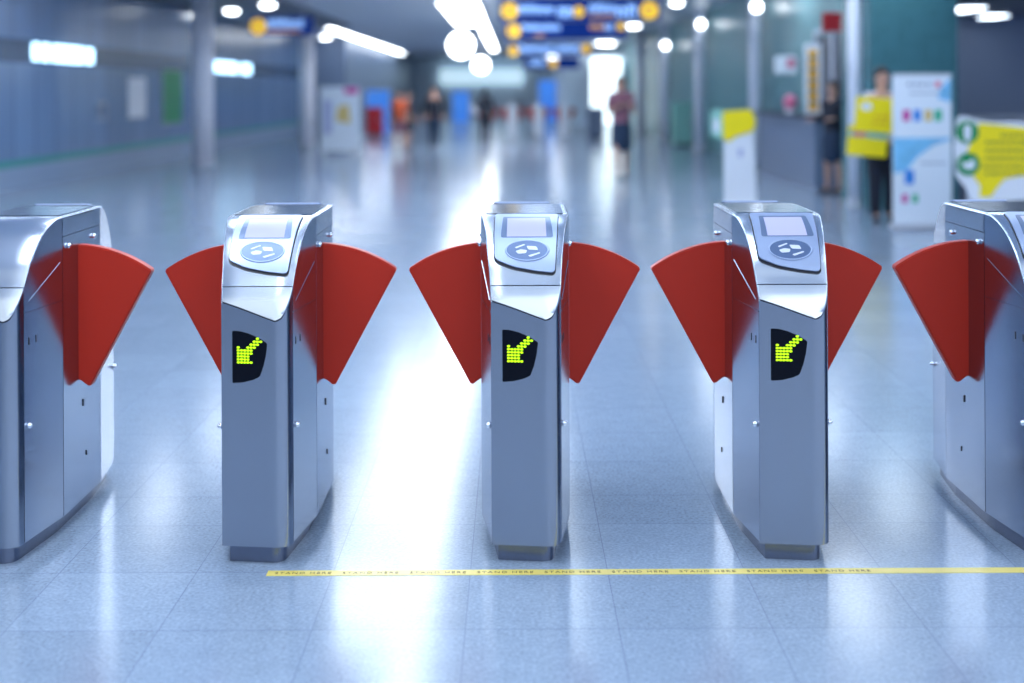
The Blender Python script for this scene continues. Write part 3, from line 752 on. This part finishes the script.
# yellow warning board with green discs on the glass railing at right
Y = 11.8; t = thing('warning_board', 'large yellow notice board with two green discs on the right', 'sign', (pt(957, Y), Y, 0))
def P2(px, py): return (pt(px, Y) - pt(957, Y), 0, zz(py, Y))
out = [P2(*p) for p in ((957, 122), (965, 118), (980, 123), (1060, 131), (1062, 200), (985, 204), (972, 203), (966, 190), (956, 178), (954, 150))]
link('white_backing', prism(out, (0, 1, 0), 0, .02), 'white', t)
yl = [P2(*p) for p in ((979, 125), (1058, 134), (1058, 180), (1020, 178), (1004, 181), (996, 190), (990, 199), (979, 199), (980, 188), (974, 180), (966, 160), (968, 150), (974, 140))]
link('yellow_panel', prism(yl, (0, -1, 0), .002, .010), 'yellow', t)
for (px, py) in ((966.5, 134), (967.5, 166)):
    c = P2(px, py); d = link('green_disc', disc_prism(c, (0, -1, 0), (1, 0, 0), (0, 0, 1), .106, .106, .011, .018, 32), 'green', t)
    if py < 150: fig = [(-.02, .07), (.02, .07), (.035, .03), (.03, -.05), (.012, -.085), (-.012, -.085), (-.03, -.05), (-.035, .03)]
    else: fig = [(-.06, .04), (-.02, .0), (.03, .05), (.055, .03), (.06, -.03), (.02, -.05), (-.03, -.045), (-.06, -.01)]
    link('white_figure', prism([(c[0] + a, 0, c[2] + e) for (a, e) in rounded(fig, .02, 3)], (0, -1, 0), .018, .022), 'white', d)
bm = bmesh.new(); rnd = random.Random(4)
for (py, xa) in ((136, 1000), (143, 985), (151, 985), (159, 984), (167, 982), (174, 984)):
    x = xa
    while x < 1054:
        w_ = rnd.uniform(3, 7); a = P2(x, py); c = P2(x + w_, py + 3); box(bm, a[0], c[0], -.0125, -.0101, c[2], a[2]); x += w_ + 1.6
link('lettering', bm, 'olive', t)
bm = bmesh.new()
for x in (.12, .75): tube(bm, (x, .05, 0), (x, .05, .75), .018, 12); box(bm, x - .12, x + .12, -.03, .13, 0, .015)
link('stand', bm, 'housing', t)

# glass railing behind the board
Y = 13.0
t = thing('glass_railing', 'glass railing with steel top rail crossing the right side behind the yellow board', 'railing', (5.9, Y, 0))
bm = bmesh.new()
tube(bm, (-1.2, 0, 1.13), (3.6, 0, 1.13), .03, 14); link('top_rail', bm, 'lilac', t)
for x in (-1.15, 0.02, 1.2, 2.4, 3.55): bm = bmesh.new(); tube(bm, (x, 0, 0), (x, 0, 1.10), .022, 12); link('post', bm, 'housing', t)
for k in range(4): link('glass_pane', B(-1.12 + 1.18 * k, -.02 + 1.18 * k, -.006, .006, .12, 1.06), 'glass', t)
# low counter in the side room
t = thing('side_room_counter', 'pale long counter in the dim side room behind the railing', 'counter', (8.6, 20.2, 0))
link('body', B(-2.4, 2.4, -.3, .3, .0, 1.0), 'greyblue', t); link('counter_top', B(-2.5, 2.5, -.38, .38, 1.0, 1.06, bev=.01), 'white', t)

# ticket booth on the right wall
t = thing('service_counter', 'dark service counter built along the green wall on the right', 'counter', (XR, 19.2, 0))
link('body', B(-.40, -.01, 0, 4.4, 0, 1.06), 'greyblue', t)
link('counter_top', B(-.52, -.01, -.05, 4.5, 1.06, 1.12, bev=.015), 'darkroom', t)
link('window_recess', B(-.06, -.005, -.9, 1.3, 1.2, 2.35), 'darkroom', t)
bm = bmesh.new()
for y_ in (-0.95, 0.2, 1.3): box(bm, -.09, -.061, y_, y_ + .05, 1.12, 2.4)
box(bm, -.09, -.061, -.95, 1.35, 2.4, 2.45); link('window_frame', bm, 'lilac', t)
Y = 19.5; t = thing('striped_board', 'upright board with orange and yellow bands standing on the service counter', 'sign', (pt(813, Y), Y, 1.12))
link('panel', B(-.13, .13, 0, .03, 0, 1.08, bev=.01), 'white', t)
bm = bmesh.new()
for k in range(6): box(bm, -.075, .075, -.006, -.001, .06 + .165 * k, .17 + .165 * k)
link('orange_bands', bm, 'yellow_o', t)
bm = bmesh.new()
for k in range(5): box(bm, -.06, .06, -.005, -.001, .175 + .165 * k, .215 + .165 * k)
link('dark_bands', bm, 'darkroom', t)
Y = 21.4; t = thing('donation_ball', 'round red container standing on the service counter', 'container', (pt(790.5, Y), Y, 1.12))
bm = bmesh.new(); ellipsoid(bm, (0, 0, .16), (.12, .12, .14)); link('bowl', bm, 'pink', t, True)
bm = bmesh.new(); tube(bm, (0, 0, 0), (0, 0, .05), .09, 20); link('foot', bm, 'white', t)
def wall_sign(label, px0, px1, py0, py1, Y, m, mark=None):
    x0, x1, z0, z1 = pt(px0, Y), pt(px1, Y), zz(py1, Y), zz(py0, Y); t = thing('projecting_sign', label, 'sign', (x0, Y, z0))
    link('panel', B(0, x1 - x0, 0, .05, 0, z1 - z0, bev=.01), m, t)
    bm = bmesh.new(); tube(bm, (x1 - x0, .025, (z1 - z0) / 2), (max(XR - x0, x1 - x0 + .05), .025, (z1 - z0) / 2), .015, 10); link('bracket', bm, 'housing', t)
    if mark:
        w_ = x1 - x0; h_ = z1 - z0; link('mark', prism([(p[0], 0, p[1]) for p in rounded([(w_ * .55, h_ * .35), (w_ * .92, h_ * .35), (w_ * .92, h_ * .85), (w_ * .55, h_ * .85)], .02)], (0, -1, 0), .001, .006), mark, t)
wall_sign('small white sign with pink mark on the green wall', 775, 797, 57, 75, 22.0, 'white', 'pink')
wall_sign('dark red sign high up above the service counter', 823, 848, 14, 33, 18.2, 'redmetal')

# pale cabinet and grey cabinet further along
def cabinet(name, label, px0, px1, top, Y, m, d=.5):
    x0, x1 = pt(px0, Y), pt(px1, Y); h = zz(top, Y); hw = (x1 - x0) / 2
    t = thing(name, label, 'cabinet', ((x0 + x1) / 2, Y, 0)); link('body', B(-hw, hw, 0, d, .06, h, bev=.02), m, t)
    link('plinth', B(-hw + .03, hw - .03, .03, d - .03, 0, .06), 'darkroom', t)
    link('door', B(-hw + .05, hw - .05, -.015, 0, .12, h - .08, bev=.004), m, t)
    link('door_handle', B(hw - .12, hw - .09, -.04, -.015, h * .5, h * .5 + .12), 'chrome', t)
cabinet('pale_cabinet', 'pale mint cabinet standing between columns along the green wall', 673, 692, 103, 34.0, 'mint')
cabinet('grey_cabinet', 'grey cabinet left of the walking woman far down the hall', 588, 604, 108, 41.0, 'greyblue')

# left display board
Y = 30.0; t = thing('display_board', 'pale display board with magenta corner at the left far side', 'display board', (pt(340, Y), Y, 0))
hw = .47
link('panel', B(-hw, hw, 0, .05, .1, 1.62, bev=.01), 'poster', t)
link('picture', prism([(.1, 0, 1.45), (hw - .04, 0, 1.45), (hw - .04, 0, 1.6), (.1, 0, 1.6)], (0, -1, 0), .001, .006), 'magenta', t)
link('picture', prism([(-.1, 0, .8), (.25, 0, .75), (.2, 0, 1.2), (-.05, 0, 1.15)], (0, -1, 0), .001, .006), 'gold', t)
link('picture', prism([(-.4, 0, .5), (-.2, 0, .5), (-.2, 0, 1.3), (-.4, 0, 1.3)], (0, -1, 0), .001, .006), 'bin', t)
bm = bmesh.new()
for x in (-.4, .4): box(bm, x - .03, x + .03, -.2, .25, 0, .1)
link('foot', bm, 'housing', t)
cabinet('red_bin', 'red box far away beside the blue screen on the left', 366, 382, 107, 43.0, 'redmetal', .4)

# three wall posters on left wall
for (y0, y1, m, lab) in ((25.7, 26.9, 'white', 'narrow white notice on the left wall before the green banner'), (28.2, 29.8, 'green', 'narrow green banner on the left wall'), (23.8, 24.3, 'greyblue', 'small dark notice low on the left wall')):
    t = thing('wall_notice', lab, 'notice', (XL, (y0 + y1) / 2, 1.0))
    d = (y1 - y0) / 2; h = .8 if m == 'white' else (1.0 if m == 'green' else .3)
    link('sheet', B(.002, .02, -d, d, 0 if m != 'green' else -.2, h, bev=.003), m, t); link('frame', B(.0, .012, -d - .03, d + .03, -.23 if m == 'green' else -.03, h + .03), 'housing', t)

# distant row of red and white ticket gates
def far_gate(px, Y, lab):
    t = thing('distant_ticket_gate', lab, 'ticket gate', (pt(px, Y), Y, 0), 0, 'distant row of red flap gates')
    link('body', B(-.16, .16, -.5, .5, 0, 1.05, bev=.05), 'white', t)
    for sd in (1, -1):
        link('flap', prism([(sd * .15, 0, .5), (sd * .2, 0, .48), (sd * .40, 0, .86), (sd * .30, 0, .93), (sd * .15, 0, .95)], (0, 1, 0), -.02, .02), 'red', t)
names = ['leftmost', 'second from left', 'third from left', 'fourth from left', 'rightmost']
for k, px in enumerate((486.5, 512.5, 538.5, 564.5)):
    far_gate(px, 42.0, names[k if k < 3 else 4] + ' of the small distant gates with red flaps')

# ================================================================ PEOPLE
def chain_obj(name, chains, mat, parent, lvl=2):
    """chains: list of lists of ((x,y,z), r); chains after the first may start with an int index into the global vertex list"""
    me = bpy.data.meshes.new(name); vs = []; es = []; rs = []
    for ch in chains:
        prev = None
        for e in ch:
            if isinstance(e, int): prev = e; continue
            vs.append(e[0]); rs.append(e[1]); i = len(vs) - 1
            if prev is not None: es.append((prev, i))
            prev = i
    me.from_pydata(vs, es, [])
    o = bpy.data.objects.new(name, me); col.objects.link(o)
    md = o.modifiers.new('skin', 'SKIN'); md.use_smooth_shade = True
    sv = me.skin_vertices[0].data
    for i, r in enumerate(rs): sv[i].radius = r if isinstance(r, tuple) else (r, r); sv[i].use_root = (i == 0)
    s2 = o.modifiers.new('sub', 'SUBSURF'); s2.levels = lvl; s2.render_levels = lvl
    me.materials.append(M[mat]); o.parent = parent
    return o
def person(label, x, y, rz, H, top, bottom, hands, stride=0.12, long_trousers=False, sleeves=False, bag=None, hair_long=True, skirt=False, group=None):
    """figure faces -Y before turning. hands: two (x,y,z) wrist points in metres for a 1.65 m figure (left=-x, right=+x)"""
    k = H / 1.65; t = thing('person', label, 'person', (x, y, 0), rz)
    S = lambda p: tuple(c * k for c in p)
    hip = [(-.085, 0, .86), (.085, 0, .86)]; kn = [(-.09, -.03 - stride * .6, .47), (.09, -.03 + stride * .5, .47)]; an = [(-.09, -stride, .085), (.09, stride, .095)]
    sh = [(-.165, .0, 1.345), (.165, .0, 1.345)]
    ch = [[(S((0, 0, .93)), (.13 * k, .09 * k)), (S((0, 0, 1.08)), (.115 * k, .08 * k)), (S((0, 0, 1.26)), (.135 * k, .09 * k)), (S((0, .005, 1.37)), (.075 * k, .06 * k)),
           (S((0, .0, 1.44)), .056 * k), (S((0, -.008, 1.50)), (.070 * k, .080 * k)), (S((0, -.012, 1.575)), (.076 * k, .088 * k)), (S((0, -.005, 1.625)), (.045 * k, .055 * k))]]
    for i in (0, 1):
        ch.append([0, (S(hip[i]), .085 * k), (S(kn[i]), .052 * k), (S(((kn[i][0] + an[i][0]) / 2, (kn[i][1] + an[i][1]) / 2 + .02, .33)), .05 * k), (S(an[i]), .032 * k), (S((an[i][0], an[i][1] - .10, .035)), (.035 * k, .025 * k)), (S((an[i][0], an[i][1] - .17, .03)), (.03 * k, .02 * k))])
        w_ = Vector(hands[i]); s_ = Vector(sh[i]); mid = (s_ + w_) / 2; dd = w_ - s_
        bend = math.sqrt(max(0.0, .27 ** 2 - (dd.length / 2) ** 2)); side = Vector((1 if i else -1) * Vector((.7, .5, -.5)).normalized()) if False else Vector(((.28 if i else -.28), .35, -.85)).normalized()
        side = (side - dd.normalized() * side.dot(dd.normalized())).normalized(); e_ = mid + side * bend
        ch.append([2, (S(s_), .05 * k), (S(e_), .036 * k), (S(w_), .024 * k)])
        base = sum(len([q for q in c if not isinstance(q, int)]) for c in ch) - 1
        f = (w_ - e_).normalized(); lat = f.cross(Vector((0, 0, 1))).normalized() if abs(f.z) < .95 else Vector((1, 0, 0)); pn = f.cross(lat)
        palm = w_ + f * .055
        ch.append([base, (S(palm), (.032 * k, .018 * k))]); pb = base + 1
        for q, (ln_) in enumerate((.062, .07, .066, .052)):
            o_ = lat * (-.026 + .017 * q); p1 = palm + o_ + f * .03; p2 = p1 + f * ln_ * .5 + pn * .012; p3 = p2 + f * ln_ * .35 + pn * .025
            ch.append([pb, (S(p1), .0085 * k), (S(p2), .0078 * k), (S(p3), .007 * k)])
        p1 = w_ + f * .03 - lat * .034; p2 = p1 + f * .03 - lat * .018; p3 = p2 + f * .022
        ch.append([base, (S(p1), .010 * k), (S(p2), .009 * k), (S(p3), .0075 * k)])
        if i == 0: sleeve0 = (s_, e_, w_)
        else: sleeve1 = (s_, e_, w_)
    body = chain_obj('body', ch, 'skin', t)
    # face
    bm = bmesh.new(); ellipsoid(bm, S((0, -.088, 1.548)), (.010 * k, .016 * k, .018 * k), 8, 6); link('nose', bm, 'skin', t, True)
    bm = bmesh.new()
    for u in (-.028, .028): ellipsoid(bm, S((u, -.079, 1.568)), (.012 * k, .008 * k, .006 * k), 8, 6)
    link('eyes', bm, 'eye', t, True)
    bm = bmesh.new(); ellipsoid(bm, S((0, -.079, 1.515)), (.020 * k, .008 * k, .006 * k), 8, 6); link('mouth', bm, 'pink', t, True)
    bm = bmesh.new()
    for u in (-.072, .072): ellipsoid(bm, S((u, 0, 1.555)), (.010 * k, .016 * k, .026 * k), 8, 6)
    link('ears', bm, 'skin', t, True)
    # hair
    bm = bmesh.new(); ellipsoid(bm, S((0, .018, 1.588)), (.084 * k, .092 * k, .088 * k), 20, 14)
    if hair_long: ellipsoid(bm, S((0, .055, 1.50)), (.075 * k, .050 * k, .125 * k), 18, 12)
    link('hair', bm, 'hair', t, True)
    # clothes
    tc_ = [[(S((0, 0, 1.30)), (.175 * k, .125 * k)), (S((0, 0, 1.10)), (.160 * k, .122 * k)), (S((0, 0, .95)), (.168 * k, .130 * k)), (S((0, 0, .84)), (.175 * k, .135 * k))], [0, (S((0, .004, 1.425)), (.095 * k, .080 * k))]]
    for q in (sleeve0, sleeve1):
        e_ = q[0].lerp(q[1], .8) if not sleeves else q[1]
        tc_.append([0, (S(q[0]), .078 * k), (S(e_), .062 * k)] + ([(S(q[1].lerp(q[2], .95)), .046 * k)] if sleeves else []))
    chain_obj('shirt', tc_, top, t)
    if skirt:
        chain_obj('skirt', [[(S((0, 0, 1.0)), (.150 * k, .115 * k)), (S((0, 0, .86)), (.185 * k, .150 * k)), (S((0, 0, .62)), (.195 * k, .170 * k)), (S((0, 0, .42)), (.185 * k, .175 * k))]], bottom, t)
    else:
        bc = [[(S((0, 0, .96)), (.165 * k, .125 * k))]]
        for i in (0, 1):
            q = [0, (S((hip[i][0], hip[i][1], .82)), .118 * k), (S((kn[i][0], kn[i][1], kn[i][2] + (0.0 if not long_trousers else 0))), .085 * k)]
            if long_trousers: q += [(S((an[i][0], an[i][1], .10)), .066 * k), (S((an[i][0], an[i][1], .05)), .062 * k)]
            bc.append(q)
        chain_obj('trousers' if long_trousers else 'shorts', bc, bottom, t)
    for i in (0, 1):
        bm = bmesh.new(); a = Vector(an[i]); ellipsoid(bm, S((a.x, a.y - .07, .035)), (.045 * k, .125 * k, .035 * k), 14, 8); link('shoe', bm, 'shoe', t, True)
    if bag == 'pack':
        bm = bmesh.new(); box(bm, -.14 * k, .14 * k, -.27 * k, -.10 * k, 1.0 * k, 1.38 * k, bev=.05 * k, seg=3); link('front_pack', bm, 'orange_cloth', t, True)
    if bag == 'tote':
        bm = bmesh.new(); box(bm, .18 * k, .42 * k, -.05 * k, .05 * k, .85 * k, 1.15 * k, bev=.04 * k, seg=3); link('shoulder_bag', bm, 'white_cloth', t, True)
    return t
person('woman in a pink patterned top and dark shorts walking while holding a phone', pt(621, 21.5), 21.5, R(8), 1.72, 'pink_cloth', 'darkblue', [(-.10, -.24, 1.18), (.08, -.26, 1.20)], .10, skirt=True)
tph = thing('phone', 'small phone in the hands of the walking woman', 'phone', (pt(621, 21.5), 21.5 - .30, 1.25)); link('case', B(-.035, .035, -.006, .006, -.07, .07, bev=.003), 'black', tph); link('phone_screen', B(-.031, .031, .0065, .008, -.06, .06), 'bin', tph)
person('person in an orange top and shorts far down the left of the hall', pt(399, 32.0), 32.0, R(-15), 1.50, 'orange_cloth', 'pink_cloth', [(-.24, -.05, .88), (.24, -.05, .88)], .16, bag='pack', hair_long=False)
person('person in black walking close behind the orange clothed one', pt(407, 33.0), 33.2, R(25), 1.48, 'black', 'black', [(-.24, -.05, .88), (.24, -.05, .88)], .1, hair_long=False, sleeves=True)
person('person in dark clothes standing under the far left of the lights', pt(434, 34.0), 34.0, R(0), 1.62, 'black', 'darkblue', [(-.23, .0, .88), (.23, -.0, .88)], .05, long_trousers=True, sleeves=True)
person('person in black with a white shoulder bag far away in the middle', pt(485, 37.0), 37.0, R(170), 1.56, 'black', 'black', [(-.24, -.05, .88), (.20, -.10, .95)], .1, bag='tote', sleeves=True, long_trousers=True)
person('woman in white shirt and dark trousers holding up yellow boards by the pillar', pt(882, 14.5), 14.5, R(-4), 1.74, 'white_cloth', 'black', [(-.23, -.13, 1.08), (.18, -.13, 1.06)], .05, long_trousers=True, sleeves=True)
person('person in dark uniform standing at the service counter', pt(834, 18.3), 18.35, R(-60), 1.62, 'black', 'darkblue', [(-.2, -.2, 1.1), (.2, -.2, 1.1)], .03, long_trousers=False, sleeves=True, skirt=True)
# boards held by the woman
Y = 14.2
for (cx, py0, py1, w_, lab, tilt, mk) in ((874, 99, 134, 38, 'upper yellow board with a white patch held in front of the woman', -4, 1), (868, 128, 158, 40, 'lower yellow board with a red and grey band held by the woman', -5, 0)):
    z1, z0 = zz(py0, Y), zz(py1, Y); hw = w_ / 2 / F * Y; hh = (z1 - z0) / 2
    dy = 0.0 if mk else 0.035
    t = thing('held_board', lab, 'sign', (pt(cx, Y), Y + dy, (z0 + z1) / 2)); t.rotation_euler = (0, R(-tilt), 0)
    link('panel', B(-hw, hw, -.006, .006, -hh, hh, bev=.004), 'yellow', t)
    if mk:
        link('white_patch', disc_prism((-hw * .45, 0, hh * .45), (0, -1, 0), (1, 0, 0), (0, 0, 1), .065, .045, .0065, .010, 20), 'white', t)
        bm = bmesh.new()
        for (a, z) in ((0, -.03), (.06, -.03), (.12, -.03), (-.02, -.10), (.05, -.10), (.11, -.10)): box(bm, a, a + .045, -.010, -.0065, z, z + .025)
        link('lettering', bm, 'yellow_o', t)
    else:
        bm = bmesh.new(); box(bm, -hw + .005, hw - .005, -.010, -.0065, hh * .25, hh * .62); link('grey_band', bm, 'mint', t)
        bm = bmesh.new(); box(bm, -hw + .05, -hw * .1, -.013, -.0101, hh * .28, hh * .58); link('red_mark', bm, 'pink', t)
